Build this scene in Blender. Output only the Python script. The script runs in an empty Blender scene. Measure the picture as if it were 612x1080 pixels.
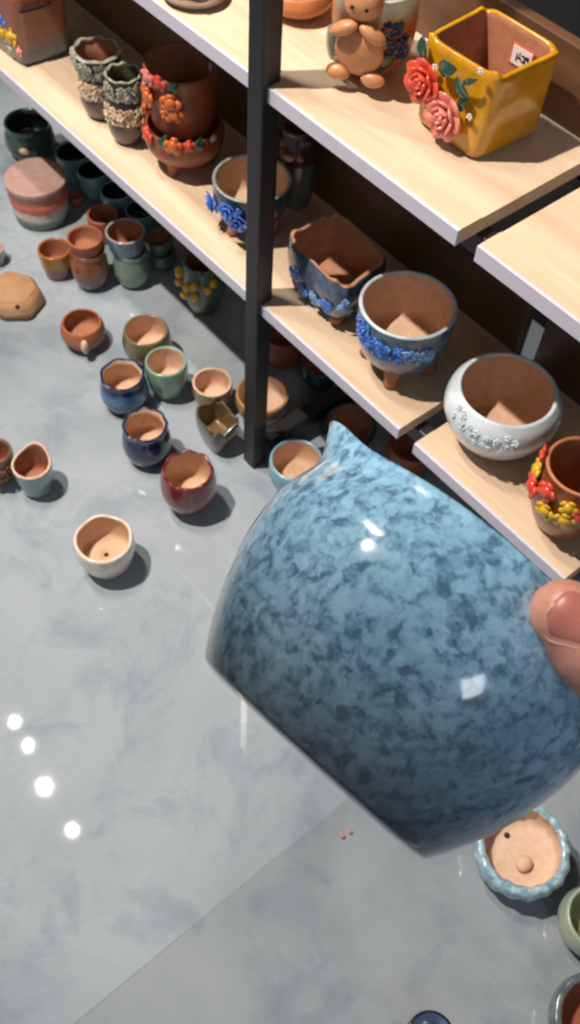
import bpy, bmesh, math, random
import numpy as np
from mathutils import Vector, Matrix
random.seed(7)
S = bpy.context.scene
COL = S.collection
PI = math.pi

# ------------------------------------------------------------------ camera
F = 1055.0                      # focal length in pixels of the 612x1080 frame
PP = np.array([306., 540.])
H = 1.35
def _d(px, py): return np.array([px - PP[0], py - PP[1], F])
_z = -_d(248, 1270); _z /= np.linalg.norm(_z)
_x = -_d(-1310, -1109); _x = _x - (_x @ _z) * _z; _x /= np.linalg.norm(_x)
_y = np.cross(_z, _x)
R = np.array([_x, _y, _z])      # world = R @ camera(right, down, forward)
C0 = np.array([0, 0, H])
cam_data = bpy.data.cameras.new('camera'); cam = bpy.data.objects.new('camera', cam_data); COL.objects.link(cam)
M3 = Matrix([[R[i][0], -R[i][1], -R[i][2]] for i in range(3)])
cam.matrix_world = Matrix.Translation(Vector(C0)) @ M3.to_4x4()
cam_data.sensor_fit = 'VERTICAL'; cam_data.sensor_height = 24; cam_data.lens = 24 * F / 1080
cam_data.clip_start = .01
cam_data.dof.use_dof = True; cam_data.dof.focus_distance = .42; cam_data.dof.aperture_fstop = 18
S.camera = cam

def on_z(px, py, z):
    v = R @ _d(px, py); return C0 + v * (z - H) / v[2]
def on_y(px, py, y):
    v = R @ _d(px, py); return C0 + v * y / v[1]
def proj(p):
    c = R.T @ (np.array(p) - C0); return PP + F * c[:2] / c[2]
def depth(p): return (R.T @ (np.array(p) - C0))[2]

# ------------------------------------------------------------------ world, lights, exposure
S.view_settings.view_transform = 'Standard'; S.view_settings.look = 'None'
S.view_settings.gamma = 1; S.view_settings.use_curve_mapping = False
S.view_settings.exposure = 0.12
W = bpy.data.worlds.new('world'); S.world = W; W.use_nodes = True
W.node_tree.nodes['Background'].inputs[0].default_value = (.70, .84, 1.0, 1)
W.node_tree.nodes['Background'].inputs[1].default_value = .29
def lamp(kind, name, loc, power, col, size, target=None, **k):
    l = bpy.data.lights.new(name, kind); l.energy = power; l.color = col
    if kind == 'AREA': l.size = size; l.shape = 'SQUARE'
    else: l.shadow_soft_size = size
    for a, b in k.items(): setattr(l, a, b)
    o = bpy.data.objects.new(name, l); COL.objects.link(o); o.location = loc
    if target: o.rotation_euler = (Vector(target) - Vector(loc)).to_track_quat('-Z', 'Y').to_euler()
    return o
KEY = (-1.40, -.26, 2.86)
lamp('SPOT', 'key_light', KEY, 370, (1, .90, .80), .03, (-.85, .75, .3), spot_size=1.32, spot_blend=1.0)
lamp('AREA', 'added_highlight_light', (2.0, -.6, 2.4), 8, (.86, .93, 1), .55, (-.4, .4, .3))  # unseen area light, no fixture; added for the rectangular highlight on the held pot
TRACK = [(-2.01, .33, 2.86), (-1.88, .32, 2.86), (-1.68, .28, 2.86), (-1.45, .27, 2.86)]

# ------------------------------------------------------------------ material helpers
def new_mat(name):
    m = bpy.data.materials.new(name); m.use_nodes = True
    return m, m.node_tree, m.node_tree.nodes['Principled BSDF']
def N(nt, t, **k):
    n = nt.nodes.new(t)
    for a, b in k.items():
        if a.startswith('i_'): n.inputs[a[2:]].default_value = b
        else: setattr(n, a, b)
    return n
def lin(c):
    return tuple(((x / 255) / 12.92 if x / 255 <= .04045 else ((x / 255 + .055) / 1.055) ** 2.4) for x in c) + (1,)
def ramp(nt, fac, stops, interp='LINEAR'):
    r = nt.nodes.new('ShaderNodeValToRGB'); r.color_ramp.interpolation = interp
    e = r.color_ramp.elements
    while len(e) > 1: e.remove(e[0])
    e[0].position = stops[0][0]; e[0].color = stops[0][1]
    for p, c in stops[1:]:
        q = e.new(p); q.color = c
    nt.links.new(fac, r.inputs[0]); return r
def noise(nt, scale, detail=3, rough=.55, vec=None, dist=0):
    n = N(nt, 'ShaderNodeTexNoise'); n.inputs['Scale'].default_value = scale; n.inputs['Detail'].default_value = detail
    n.inputs['Roughness'].default_value = rough; n.inputs['Distortion'].default_value = dist
    if vec is not None: nt.links.new(vec, n.inputs['Vector'])
    return n
def mixc(nt, fac, a, b, mode='MIX'):
    m = N(nt, 'ShaderNodeMix', data_type='RGBA', blend_type=mode)
    for v, i in ((fac, 0), (a, 6), (b, 7)):
        if hasattr(v, 'links'): nt.links.new(v, m.inputs[i])
        else: m.inputs[i].default_value = v
    return m.outputs[2]
_mc = {}
def ceramic(name, col, col2=None, rough=.2, scale=60, bump=.15, coat=0., bands=None, h=.08, contrast=.25):
    """glaze or clay; bands = [(height fraction, colour)] along object z"""
    if name in _mc: return _mc[name]
    m, nt, p = new_mat(name); L = nt.links
    tc = N(nt, 'ShaderNodeTexCoord'); vec = tc.outputs['Object']
    n = noise(nt, scale, 4, .6, vec)
    c1 = lin(col); c2 = lin(col2) if col2 else tuple(x * .72 for x in c1[:3]) + (1,)
    if bands:
        sx = N(nt, 'ShaderNodeSeparateXYZ'); L.new(vec, sx.inputs[0])
        n2 = noise(nt, 35, 3, .6, vec)
        ma = N(nt, 'ShaderNodeMath', operation='MULTIPLY_ADD'); L.new(n2.outputs[0], ma.inputs[0]); ma.inputs[1].default_value = .014; L.new(sx.outputs[2], ma.inputs[2])
        mb = N(nt, 'ShaderNodeMath', operation='DIVIDE'); L.new(ma.outputs[0], mb.inputs[0]); mb.inputs[1].default_value = h
        base = ramp(nt, mb.outputs[0], [(q, lin(c)) for q, c in bands]).outputs[0]
        dk = mixc(nt, 1., base, (.7, .7, .7, 1), 'MULTIPLY')
        r = ramp(nt, n.outputs[0], [(.5 - contrast, (0, 0, 0, 1)), (.5 + contrast, (1, 1, 1, 1))])
        out = mixc(nt, r.outputs[0], dk, base)
    else:
        out = ramp(nt, n.outputs[0], [(.5 - contrast, c2), (.5 + contrast, c1)]).outputs[0]
    L.new(out, p.inputs['Base Color'])
    p.inputs['Roughness'].default_value = rough
    if coat: p.inputs['Coat Weight'].default_value = coat; p.inputs['Coat Roughness'].default_value = .06
    b = N(nt, 'ShaderNodeBump'); b.inputs['Strength'].default_value = bump; b.inputs['Distance'].default_value = .002
    L.new(n.outputs[0], b.inputs['Height']); L.new(b.outputs[0], p.inputs['Normal'])
    _mc[name] = m; return m
def glaze(name, col, col2=None, **k):
    k.setdefault('coat', .6); k.setdefault('rough', .25); return ceramic(name, col, col2, **k)
def plain(name, col, rough=.5, metal=0):
    if name in _mc: return _mc[name]
    m, nt, p = new_mat(name); p.inputs['Base Color'].default_value = lin(col); p.inputs['Roughness'].default_value = rough
    p.inputs['Metallic'].default_value = metal; _mc[name] = m; return m
def wood(name, light, dark, sx=3):
    m, nt, p = new_mat(name); L = nt.links
    tc = N(nt, 'ShaderNodeTexCoord'); mp = N(nt, 'ShaderNodeMapping'); mp.inputs['Scale'].default_value = (sx, 40, 40)
    L.new(tc.outputs['Object'], mp.inputs[0])
    n = noise(nt, 1, 5, .6, mp.outputs[0], .6)
    mp2 = N(nt, 'ShaderNodeMapping'); mp2.inputs['Scale'].default_value = (2, 9, 9); L.new(tc.outputs['Object'], mp2.inputs[0])
    n2 = noise(nt, 1, 2, .5, mp2.outputs[0])
    a = ramp(nt, n.outputs[0], [(.3, lin(dark)), (.7, lin(light))]).outputs[0]
    b = ramp(nt, n2.outputs[0], [(.35, (.86, .84, .82, 1)), (.65, (1, 1, 1, 1))]).outputs[0]
    L.new(mixc(nt, 1., a, b, 'MULTIPLY'), p.inputs['Base Color']); p.inputs['Roughness'].default_value = .45
    return m

TERRA = ceramic('terracotta_clay', (216, 182, 152), (198, 160, 130), rough=.85, scale=90, bump=.1)
TERRA_RED = ceramic('red_terracotta_clay', (176, 116, 84), (150, 94, 66), rough=.75, scale=90, bump=.1)
TERRA_PALE = ceramic('pale_clay', (218, 188, 164), (200, 166, 142), rough=.85, scale=90, bump=.1)

# ------------------------------------------------------------------ object helpers
def link(name, me, mats, parent=None, loc=None, smooth=True):
    o = bpy.data.objects.new(name, me); COL.objects.link(o)
    if not isinstance(mats, (list, tuple)): mats = [mats]
    for m in mats: me.materials.append(m)
    if smooth:
        for p in me.polygons: p.use_smooth = True
    if parent: o.parent = parent
    if loc is not None: o.location = loc
    return o
def from_bm(name, bm, mats, parent=None, loc=None, smooth=True):
    bmesh.ops.recalc_face_normals(bm, faces=bm.faces)
    me = bpy.data.meshes.new(name); bm.to_mesh(me); bm.free()
    return link(name, me, mats, parent, loc, smooth)
def thing(name, label, cat, loc=(0, 0, 0), rotz=0, group=None):
    o = bpy.data.objects.new(name, None); COL.objects.link(o); o.empty_display_size = .02
    o.location = loc; o.rotation_euler = (0, 0, rotz); o['label'] = label; o['category'] = cat
    if group: o['group'] = group
    return o
def box_bm(bm, lo, hi, bev=0):
    r = bmesh.ops.create_cube(bm, size=1)
    lo, hi = Vector(lo), Vector(hi)
    for v in r['verts']: v.co = Vector([lo[i] + (v.co[i] + .5) * (hi[i] - lo[i]) for i in range(3)])
    if bev:
        es = list({e for v in r['verts'] for e in v.link_edges})
        bmesh.ops.bevel(bm, geom=es, offset=bev, segments=2, affect='EDGES', profile=.5)
def box(name, lo, hi, mat, parent=None, bev=.002):
    bm = bmesh.new(); box_bm(bm, lo, hi, bev); return from_bm(name, bm, mat, parent, smooth=False)
def structure(o): o['kind'] = 'structure'; return o

# ================================================================== the setting
def floor_material():
    m, nt, p = new_mat('polished_floor_tile'); L = nt.links
    tc = N(nt, 'ShaderNodeTexCoord'); g = tc.outputs['Object']
    n = noise(nt, 2.2, 6, .6, g, .8); n2 = noise(nt, 9, 5, .65, g, .5)
    a = ramp(nt, n.outputs[0], [(.32, lin((130, 140, 147))), (.5, lin((150, 159, 166))), (.68, lin((163, 171, 177)))]).outputs[0]
    b = ramp(nt, n2.outputs[0], [(.36, (.80, .83, .86, 1)), (.5, (1, 1, 1, 1))]).outputs[0]
    c = mixc(nt, 1., a, b, 'MULTIPLY')
    s = N(nt, 'ShaderNodeSeparateXYZ'); L.new(g, s.inputs[0])
    def seam(sock, off, per):
        q = N(nt, 'ShaderNodeMath', operation='ADD'); L.new(sock, q.inputs[0]); q.inputs[1].default_value = -off
        w = N(nt, 'ShaderNodeMath', operation='PINGPONG'); L.new(q.outputs[0], w.inputs[0]); w.inputs[1].default_value = per / 2
        r = N(nt, 'ShaderNodeMath', operation='LESS_THAN'); L.new(w.outputs[0], r.inputs[0]); r.inputs[1].default_value = .0008
        return r.outputs[0]
    sa = seam(s.outputs[0], -.264, 1.2); sb = seam(s.outputs[1], .80, 1.2)
    mx = N(nt, 'ShaderNodeMath', operation='MAXIMUM'); L.new(sa, mx.inputs[0]); L.new(sb, mx.inputs[1])
    gt = N(nt, 'ShaderNodeMath', operation='GREATER_THAN'); L.new(s.outputs[0], gt.inputs[0]); gt.inputs[1].default_value = -.264
    c = mixc(nt, gt.outputs[0], c, mixc(nt, 1., c, (.88, .865, .86, 1), 'MULTIPLY'))
    c = mixc(nt, mx.outputs[0], c, lin((134, 138, 141)))
    L.new(c, p.inputs['Base Color']); p.inputs['Roughness'].default_value = .022
    p.inputs['Specular IOR Level'].default_value = .5
    return m
bm = bmesh.new(); box_bm(bm, (-3.4, -2.6, -.05), (1.8, 1.32, 0))
structure(from_bm('floor', bm, floor_material(), smooth=False))
dark_wall = plain('dark_wall_paint', (16, 15, 17), .9)
bm = bmesh.new(); box_bm(bm, (-3.4, 1.3, 0), (1.8, 1.36, 2.95))
structure(from_bm('wall_back', bm, dark_wall, smooth=False))
bm = bmesh.new(); box_bm(bm, (-3.46, -2.6, 0), (-3.4, 1.36, 2.95))
structure(from_bm('wall_left', bm, plain('grey_wall_paint', (120, 122, 126), .8), smooth=False))
bm = bmesh.new(); box_bm(bm, (-3.46, -2.6, 2.95), (1.8, 1.36, 3.0))
structure(from_bm('ceiling', bm, plain('ceiling_paint', (70, 74, 80), .9), smooth=False))

# ------------------------------------------------------------------ the rack
BLACK = plain('black_painted_steel', (30, 29, 32), .45)
WOOD = wood('pale_pine_laminate', (224, 202, 176), (206, 178, 148))
BACKW = wood('brown_back_board', (112, 80, 54), (88, 60, 40))
EDGE = plain('white_edge_band', (196, 192, 204), .5)
rack = thing('shelving_rack', 'black steel shelving rack with pale wood shelves and brown back lips holding the pots', 'shelf', (0, 0, 0))
Y0 = .657
post_pt = on_z(267, 495, 0); PX, PY, PW = post_pt[0], post_pt[1], .027
for x in (PX - PW, .42):
    for y in (PY, .93):
        bm = bmesh.new(); box_bm(bm, (x, y, 0), (x + PW, y + PW, 1.16 if y > .8 else 1.3), .002)
        from_bm('post', bm, BLACK, rack, smooth=False)
    box('foot_bar', (x + .002, PY + PW, .022), (x + PW + .002, .93, .052), BLACK, rack)
YB = PY + PW + .001      # the boards begin behind the front posts
for z in (.37, .70):
    for (xa, xb) in (((-1.72, -.5075), (-.4795, -.227), (-.199, .75)) if z < .5 else ((-1.72, -.4865), (-.4600, .75))):
        bd = box('shelf_board', (xa, Y0 + .004, z - .018), (xb, .885, z), WOOD, rack, .0008)
        box('edge_band', (xa, Y0, z - .0185), (xb, Y0 + .0045, z + .0006), EDGE, bd, .0005)
        box('front_lip', (xa, Y0 + .004, z - .001), (xb, Y0 + .034, z + .0012), WOOD, bd, .0004)
        box('back_board', (xa, .875, z - .03), (xb, .89, z + .088), BACKW, rack, .0015)
    box('rail', (PX - 1.0, .69, z - .045), (.447, .71, z - .019), BLACK, rack)
    box('rail', (PX - 1.0, .86, z - .045), (.447, .874, z - .031), BLACK, rack)

# ================================================================== pot builders
def cr(pts, n):
    """catmull-rom resample of a list of tuples"""
    P = [np.array(p, float) for p in pts]; P = [2 * P[0] - P[1]] + P + [2 * P[-1] - P[-2]]
    out = []
    for i in range(1, len(P) - 2):
        for k in range(n):
            t = k / n
            out.append(.5 * ((2 * P[i]) + (P[i + 1] - P[i - 1]) * t + (2 * P[i - 1] - 5 * P[i] + 4 * P[i + 1] - P[i + 2]) * t * t + (3 * P[i] - P[i - 1] - 3 * P[i + 1] + P[i + 2]) * t ** 3))
    out.append(P[-2]); return out
PROF = {   # (radius fraction of rim, height fraction)
    'cup':   [(.70, 0), (.78, .06), (.9, .35), (.98, .7), (1, 1)],
    'globe': [(.62, 0), (.80, .10), (1.06, .38), (1.12, .62), (1.06, .86), (1, 1)],
    'bowl':  [(.60, 0), (.74, .08), (.93, .35), (1.03, .68), (1, 1)],
    'jar':   [(.74, 0), (.92, .10), (1.10, .38), (1.06, .68), (.94, .88), (1, 1)],
    'flare': [(.52, 0), (.6, .1), (.74, .45), (.88, .8), (1, 1)],
    'cyl':   [(.86, 0), (.93, .05), (.98, .3), (1, .7), (1, 1)],
}
def pot_rings(prof, r, h, th, fl, hole):
    o = cr(PROF[prof] if isinstance(prof, str) else prof, 4)
    rings = [(0, .0, 0)] + [(a * r * .0 + a * r * .93, 0.0, 0) for a in [o[0][0]]]
    rings += [(a * r, .0015 + b * (h - .0015), 0) for a, b in o]
    rings += [(r - .25 * th, h + th * .28, 2), (r - .75 * th, h + th * .28, 2), (r - th, h, 1)]
    for a, b in reversed(o[:-1]):
        z = b * h
        if z > fl + .004: rings.append((max(a * r - th, .004), z, 1))
    a = o[0][0] * r
    rf = max(np.interp(fl, [b * h for _, b in o], [q * r for q, _ in o]) - th, .006)
    rings += [(rf, fl + .003, 1), (rf * .9, fl, 1)]
    if hole: rings += [(rf * .5, fl, 1), (hole, fl, 1), (hole * .95, .001, 3), (0, .001, 3)]
    else: rings += [(rf * .5, fl, 1), (0, fl, 1)]
    return rings
def lathe(rings, seg=48, mod=None, shape=None):
    bm = bmesh.new(); rows = []
    hmax = max(z for _, z, _ in rings)
    for r, z, mi in rings:
        if r == 0: rows.append([bm.verts.new((0, 0, z))]); continue
        row = []
        for k in range(seg):
            a = 2 * PI * k / seg; rr, zz = (mod(a, r, z, z / hmax) if mod else (r, z))
            x, y = (shape(a) if shape else (math.cos(a), math.sin(a)))
            row.append(bm.verts.new((rr * x, rr * y, zz)))
        rows.append(row)
    for i in range(len(rows) - 1):
        A, B = rows[i], rows[i + 1]; mi = max(rings[i][2], rings[i + 1][2]) if not (rings[i][2] == 2) else 2
        if rings[i][2] == 1 and rings[i + 1][2] == 1: mi = 1
        if rings[i][2] == 2 and rings[i + 1][2] == 1: mi = 2
        for k in range(seg):
            j = (k + 1) % seg
            vs = [A[0] if len(A) == 1 else A[k]] + ([] if len(A) == 1 else [A[j]]) + ([B[0]] if len(B) == 1 else [B[j], B[k]])
            if len(vs) < 3: continue
            try: f = bm.faces.new(vs); f.material_index = mi
            except ValueError: pass
    return bm
def ruffle(n, ar, az, ph=0, p=3):
    return lambda a, r, z, t: (r * (1 + ar * math.sin(n * a + ph) * t ** p), z + az * math.sin(n * a + ph + .6) * t ** p)
def solve_h(px, py, w, bot, base, zs):
    best = None
    for i in range(10, 260):
        h = i * .001; c = on_z(px, py, zs + h); r = w / 2 * depth(c) / F
        d = -c[:2] / np.linalg.norm(c[:2])
        e = abs(max(proj([c[0] + d[0] * r * a, c[1] + d[1] * r * a, zs + b * h])[1] for a, b in base if b < .75) - bot)
        if best is None or e < best[0]: best = (e, h)
    return best[1]
HOLE = plain('hole_shade_clay', (60, 34, 24), .95)
POTS = {}
def pot(key, name, label, px, py, w, bot=None, zs=0., h=None, prof='cup', mats=None, th=.0045, fl=.008, hole=.0, legs=None,
        mod=None, cat='pot', group=None, at=None, r=None, rim=None, shape=None, rot=0):
    """px,py = where the rim's centre is seen, w = its width there, bot = the lowest seen row"""
    if at is None:
        base = PROF[prof] if isinstance(prof, str) else prof
        if h is None: h = solve_h(px, py, w, bot, base, zs)
        c = on_z(px, py, zs + h); r = w / 2 * depth(c) / F; at = (c[0], c[1], zs)
    lh = 0
    if zs == 0 and at[2] == 0 and not hole and fl == .008: fl = .34 * h
    root = thing(name, label, cat, at, rot, group)
    if legs: lh = legs[1]
    bm = lathe(pot_rings(prof, r, h - lh, th, fl, hole), 56, mod, shape)
    mats = mats or [TERRA, TERRA]
    body = from_bm('body', bm, [mats[0], mats[1], rim or mats[0], HOLE], root, (0, 0, lh))
    if legs:
        n, lh, ph, lmat = legs; pr = PROF[prof] if isinstance(prof, str) else prof
        for k in range(n):
            a = ph + 2 * PI * k / n
            lb = bmesh.new(); rr = pr[0][0] * r * .86
            ring = [(lh + .006, .0095), (lh, .0105), (lh * .6, .0085), (lh * .25, .0068), (.002, .0075), (0, .006)]
            prev = None
            for zz, q in ring:
                off = rr + (.004 if zz < lh * .5 else 0)
                row = [lb.verts.new((off * math.cos(a) + 1.25 * q * math.cos(t * PI / 5), off * math.sin(a) + 1.25 * q * math.sin(t * PI / 5), zz)) for t in range(10)]
                if prev:
                    for t in range(10): lb.faces.new([prev[t], prev[(t + 1) % 10], row[(t + 1) % 10], row[t]])
                else: lb.faces.new(row)
                prev = row
            lb.faces.new(prev); from_bm('leg', lb, lmat, root)
    pr = PROF[prof] if isinstance(prof, str) else prof
    hb = h - lh
    def surf(phi, t, out=0):
        rr = np.interp(t, [b for _, b in pr], [a for a, _ in pr]) * r
        dr = (np.interp(min(t + .05, 1), [b for _, b in pr], [a for a, _ in pr]) - np.interp(max(t - .05, 0), [b for _, b in pr], [a for a, _ in pr])) * r / (.1 * hb)
        n = Vector((math.cos(phi), math.sin(phi), -dr)).normalized()
        return Vector((rr * math.cos(phi), rr * math.sin(phi), lh + t * hb)) + n * out, n
    info = dict(root=root, body=body, r=r, h=h, at=at, surf=surf, top=at[2] + h)
    POTS[key] = info; return info

# --- applied clay decoration
def blob(bm, c, n, a, b, t, rot=0, sub=2):
    """flattened ellipsoid: half axes a, b in the tangent plane, t along n"""
    q = Vector(n).to_track_quat('Z', 'Y').to_matrix().to_4x4()
    M = Matrix.Translation(c) @ q @ Matrix.Rotation(rot, 4, 'Z') @ Matrix.Diagonal((a, b, t, 1))
    bmesh.ops.create_icosphere(bm, subdivisions=sub, radius=1, matrix=M)
def petal_dir(n, ang):
    q = Vector(n).to_track_quat('Z', 'Y'); return q @ Vector((math.cos(ang), math.sin(ang), 0))
def rose_bm(c, n, s, layers=((7, .78, .25), (6, .60, .5), (5, .40, .72), (4, .2, .88))):
    bm = bmesh.new(); n = Vector(n).normalized()
    for li, (k, rad, ht) in enumerate(layers):
        for i in range(k):
            a = 2 * PI * i / k + li * .6; d = petal_dir(n, a)
            nn = (n * (1.15 - .35 * li) + d * (-.5 - .5 * li)).normalized()
            pc = Vector(c) + d * s * rad * .75 + n * s * ht * .45
            blob(bm, pc, nn, s * (.46 - .08 * li), s * (.42 - .08 * li), s * .09)
    blob(bm, Vector(c) + n * s * .42, n, s * .14, s * .14, s * .16)
    return bm
def floret(bm, c, n, s, k=5):
    n = Vector(n).normalized()
    for i in range(k):
        d = petal_dir(n, 2 * PI * i / k + random.random() * .4)
        blob(bm, Vector(c) + d * s * .55, (n - d * .35), s * .5, s * .42, s * .2, sub=1)
    blob(bm, Vector(c) + n * s * .2, n, s * .25, s * .25, s * .2, sub=1)
def cluster(info, phi0, t0, nphi, nt_, step, s, mat, name='flower_cluster', seed=1, drop=0):
    rnd = random.Random(seed); bm = bmesh.new()
    for i in range(nphi):
        for j in range(nt_):
            if rnd.random() < drop: continue
            p, n = info['surf'](phi0 + (i - (nphi - 1) / 2 + rnd.uniform(-.3, .3)) * step / info['r'], t0 + (j - (nt_ - 1) / 2 + rnd.uniform(-.25, .25)) * step / info['h'], s * rnd.uniform(.1, .6))
            n = (n + Vector((rnd.uniform(-.4, .4), rnd.uniform(-.4, .4), rnd.uniform(-.2, .4)))).normalized()
            floret(bm, p, n, s * rnd.uniform(.8, 1.15))
    return from_bm(name, bm, mat, info['root'])
def bud(info, phi, t, s, mat, name='flower', k=5, out=.3):
    p, n = info['surf'](phi, t, s * out); bm = bmesh.new(); floret(bm, p, n, s, k); blob(bm, p, n, s * .55, s * .55, s * .4)
    return from_bm(name, bm, mat, info['root'])
def berry(info, phi, t, s, mat, name='berry', out=.6):
    p, n = info['surf'](phi, t, s * out); bm = bmesh.new(); blob(bm, p, n, s, s, s, sub=3); return from_bm(name, bm, mat, info['root'])
def leaf_mesh(c, n, ang, L, Wd):
    bm = bmesh.new(); n = Vector(n).normalized(); d = petal_dir(n, ang); s = n.cross(d)
    g = [[None] * 5 for _ in range(8)]
    for side, off in ((0, 0), (1, -.0016)):
        for i in range(8):
            u = i / 7; w = Wd * math.sin(PI * min(u * .92 + .06, 1)) ** .8
            for j in range(5):
                v = (j - 2) / 2
                g[i][j] = (bm.verts.new(Vector(c) + d * (u - .5) * L + s * v * w * .5 + n * (off + .12 * L * math.sin(PI * u) - .0012 * (1 - abs(v)))), g[i][j])
    for side in (0, 1):
        G = [[(g[i][j][0] if side == 0 else g[i][j][1][0]) for j in range(5)] for i in range(8)]
        for i in range(7):
            for j in range(4): bm.faces.new([G[i][j], G[i + 1][j], G[i + 1][j + 1], G[i][j + 1]])
        if side == 0: GA = G
        else:
            ed = lambda Q: [Q[i][0] for i in range(8)] + [Q[7][j] for j in range(1, 5)] + [Q[i][4] for i in range(6, -1, -1)] + [Q[0][j] for j in range(3, 0, -1)]
            a, b = ed(GA), ed(G)
            for i in range(len(a)): bm.faces.new([a[i], a[(i + 1) % len(a)], b[(i + 1) % len(a)], b[i]])
    return bm
def leaf(info, phi, t, ang, L, Wd, mat):
    t = max(t, .24); p, n = info['surf'](phi, t, .003); return from_bm('leaf', leaf_mesh(p, n, ang, L, Wd), mat, info['root'])

# quadrilateral pots: four top corners, four base corners
def rsq(a, e=.28):
    c, s = math.cos(a), math.sin(a); x = math.copysign(abs(c) ** e, c); y = math.copysign(abs(s) ** e, s); return x, y
def quad_pot(name, label, top, bot, z0, z1, mats, th=.09, fl=.1, waves=None, seg=80, e=.3, bulge=0., cat='pot'):
    top = [np.array(p[:2]) for p in top]; bot = [np.array(p[:2]) for p in bot]
    cen = sum(bot) / 4; root = thing(name, label, cat, (cen[0], cen[1], z0))
    bm = bmesh.new(); rows = []
    def ptt(a, t, sc):
        u, v = rsq(a, e); k = 1 + bulge * math.sin(PI * t); u *= sc * k; v *= sc * k
        f = lambda Q: Q[0] * (1 - u) * (1 - v) / 4 + Q[1] * (1 + u) * (1 - v) / 4 + Q[2] * (1 + u) * (1 + v) / 4 + Q[3] * (1 - u) * (1 + v) / 4
        return (f(top) * t + f(bot) * (1 - t)) - cen
    h = z1 - z0; spec = [(0, 0, 0), (0, .9, 0), (.03, .97, 0)] + [(t, 1, 0) for t in np.linspace(.08, 1, 12)] + [(1.012, 1 - th * .3, 2), (1.012, 1 - th * .8, 2), (1, 1 - th, 1)] + [(t, 1 - th, 1) for t in np.linspace(.94, fl + .03, 9)] + [(fl, .93 - th, 1), (fl, .4, 1), (fl, 0, 1)]
    for t, sc, mi in spec:
        if sc == 0: q = ptt(0, t, 0); rows.append([bm.verts.new((q[0], q[1], t * h))]); continue
        row = []
        for k in range(seg):
            a = 2 * PI * k / seg; q = ptt(a, min(t, 1), sc); z = t * h; 
            if waves: 
                dr, dz = waves(a, t); q = q * (1 + dr); z += dz
            row.append(bm.verts.new((q[0], q[1], z)))
        rows.append(row)
    for i in range(len(rows) - 1):
        A, B = rows[i], rows[i + 1]; mi = 2 if 2 in (spec[i][2], spec[i + 1][2]) else spec[i + 1][2]
        for k in range(seg):
            j = (k + 1) % seg
            vs = ([A[0]] if len(A) == 1 else [A[k], A[j]]) + ([B[0]] if len(B) == 1 else [B[j], B[k]])
            f = bm.faces.new(vs); f.material_index = mi
    body = from_bm('body', bm, [mats[0], mats[1], mats[2] if len(mats) > 2 else mats[0]], root)
    return dict(root=root, body=body, cen=cen, z0=z0, h=h, top=top, bot=bot)
def to_local(info, p): return Vector((p[0] - info['root'].location.x, p[1] - info['root'].location.y, p[2] - info['root'].location.z))
def on_face(px, py, A, B, A2=None):
    """where the ray meets the vertical plane through ground points A and B"""
    v = R @ _d(px, py); n = np.array([-(B[1] - A[1]), B[0] - A[0]]); n = n / np.linalg.norm(n)
    t = n @ (np.array(A[:2]) - C0[:2]) / (n @ v[:2]); p = C0 + t * v
    if n @ (C0[:2] - np.array(A[:2])) < 0: n = -n
    return p, Vector((n[0], n[1], .05))

from mathutils.bvhtree import BVHTree
def mesh_hit(info, px, py):
    o = info['body']; off = Vector(info['root'].location) + Vector(o.location)
    bv = BVHTree.FromPolygons([v.co + off for v in o.data.vertices], [tuple(p.vertices) for p in o.data.polygons])
    h = bv.ray_cast(Vector(C0), Vector(R @ _d(px, py)).normalized())
    if h[0] is None: return None
    n = h[1] if h[1].dot(Vector(C0) - h[0]) > 0 else -h[1]
    return h[0] - Vector(info['root'].location), n
# ================================================================== things on the upper shelf
ZU, ZL = .7014, .3714
YEL = glaze('yellow_glaze', (206, 150, 20), (176, 118, 12), scale=40, bump=.4, rough=.18)
LEAF = glaze('green_leaf_glaze', (40, 84, 62), (24, 56, 44), scale=70)
REDG = glaze('red_rose_glaze', (224, 88, 62), (200, 60, 42), scale=80)
PINKG = glaze('pink_rose_glaze', (226, 142, 124), (206, 108, 96), scale=80)
def height_of(bpx, bpy_, tpy, zs):
    b = on_z(bpx, bpy_, zs); best = min((abs(proj([b[0], b[1], zs + k * .001])[1] - tpy), k * .001) for k in range(20, 250)); return best[1]
hy = height_of(500, 172, 85, ZU)
ty = [on_z(*q, ZU + hy) for q in ((449, 36), (526, 84), (596, 55), (512, 5))]
by = [on_z(*q, ZU) for q in ((436, 126), (500, 172), (566, 143))]; by.append(by[0] + by[2] - by[1])
y = quad_pot('square_pot', 'yellow glazed square pot with a red rose and a pink rose on its front', ty, by, ZU, ZU + hy, [YEL, TERRA_RED, YEL], th=.11, fl=.1, e=.18,
             waves=lambda a, t: (.012 * math.sin(3 * a + 2 * t), .002 * math.sin(5 * a) * t))
for (px_, py_, s, m, nm) in ((452, 84, .026, REDG, 'red_rose'), (474, 120, .027, PINKG, 'pink_rose')):
    p, n = on_face(px_, py_, by[0], by[1]); p = to_local(y, p) + n * .004
    from_bm('rose', rose_bm(p, n, s), m, y['root'])['label'] = nm.replace('_', ' ') + ' made of clay petals'
for (px_, py_, an, L_, W_) in ((451, 50, 1.9, .026, .013), (476, 70, .3, .024, .017), (492, 92, -.5, .026, .012), (500, 84, .6, .020, .007), (492, 108, -1.6, .018, .011)):
    p, n = on_face(px_, py_, by[0], by[1]); from_bm('leaf', leaf_mesh(to_local(y, p) + n * .006, n, an, L_, W_), LEAF, y['root'])
WHITEG = glaze('white_bud_glaze', (232, 222, 208), scale=80)
for (px_, py_) in ((462, 70), (498, 122), (510, 74)):
    p, n = on_face(px_, py_, by[0], by[1]); bm = bmesh.new(); floret(bm, to_local(y, p) + n * .004, n, .0045); from_bm('bud', bm, WHITEG, y['root'])
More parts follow.
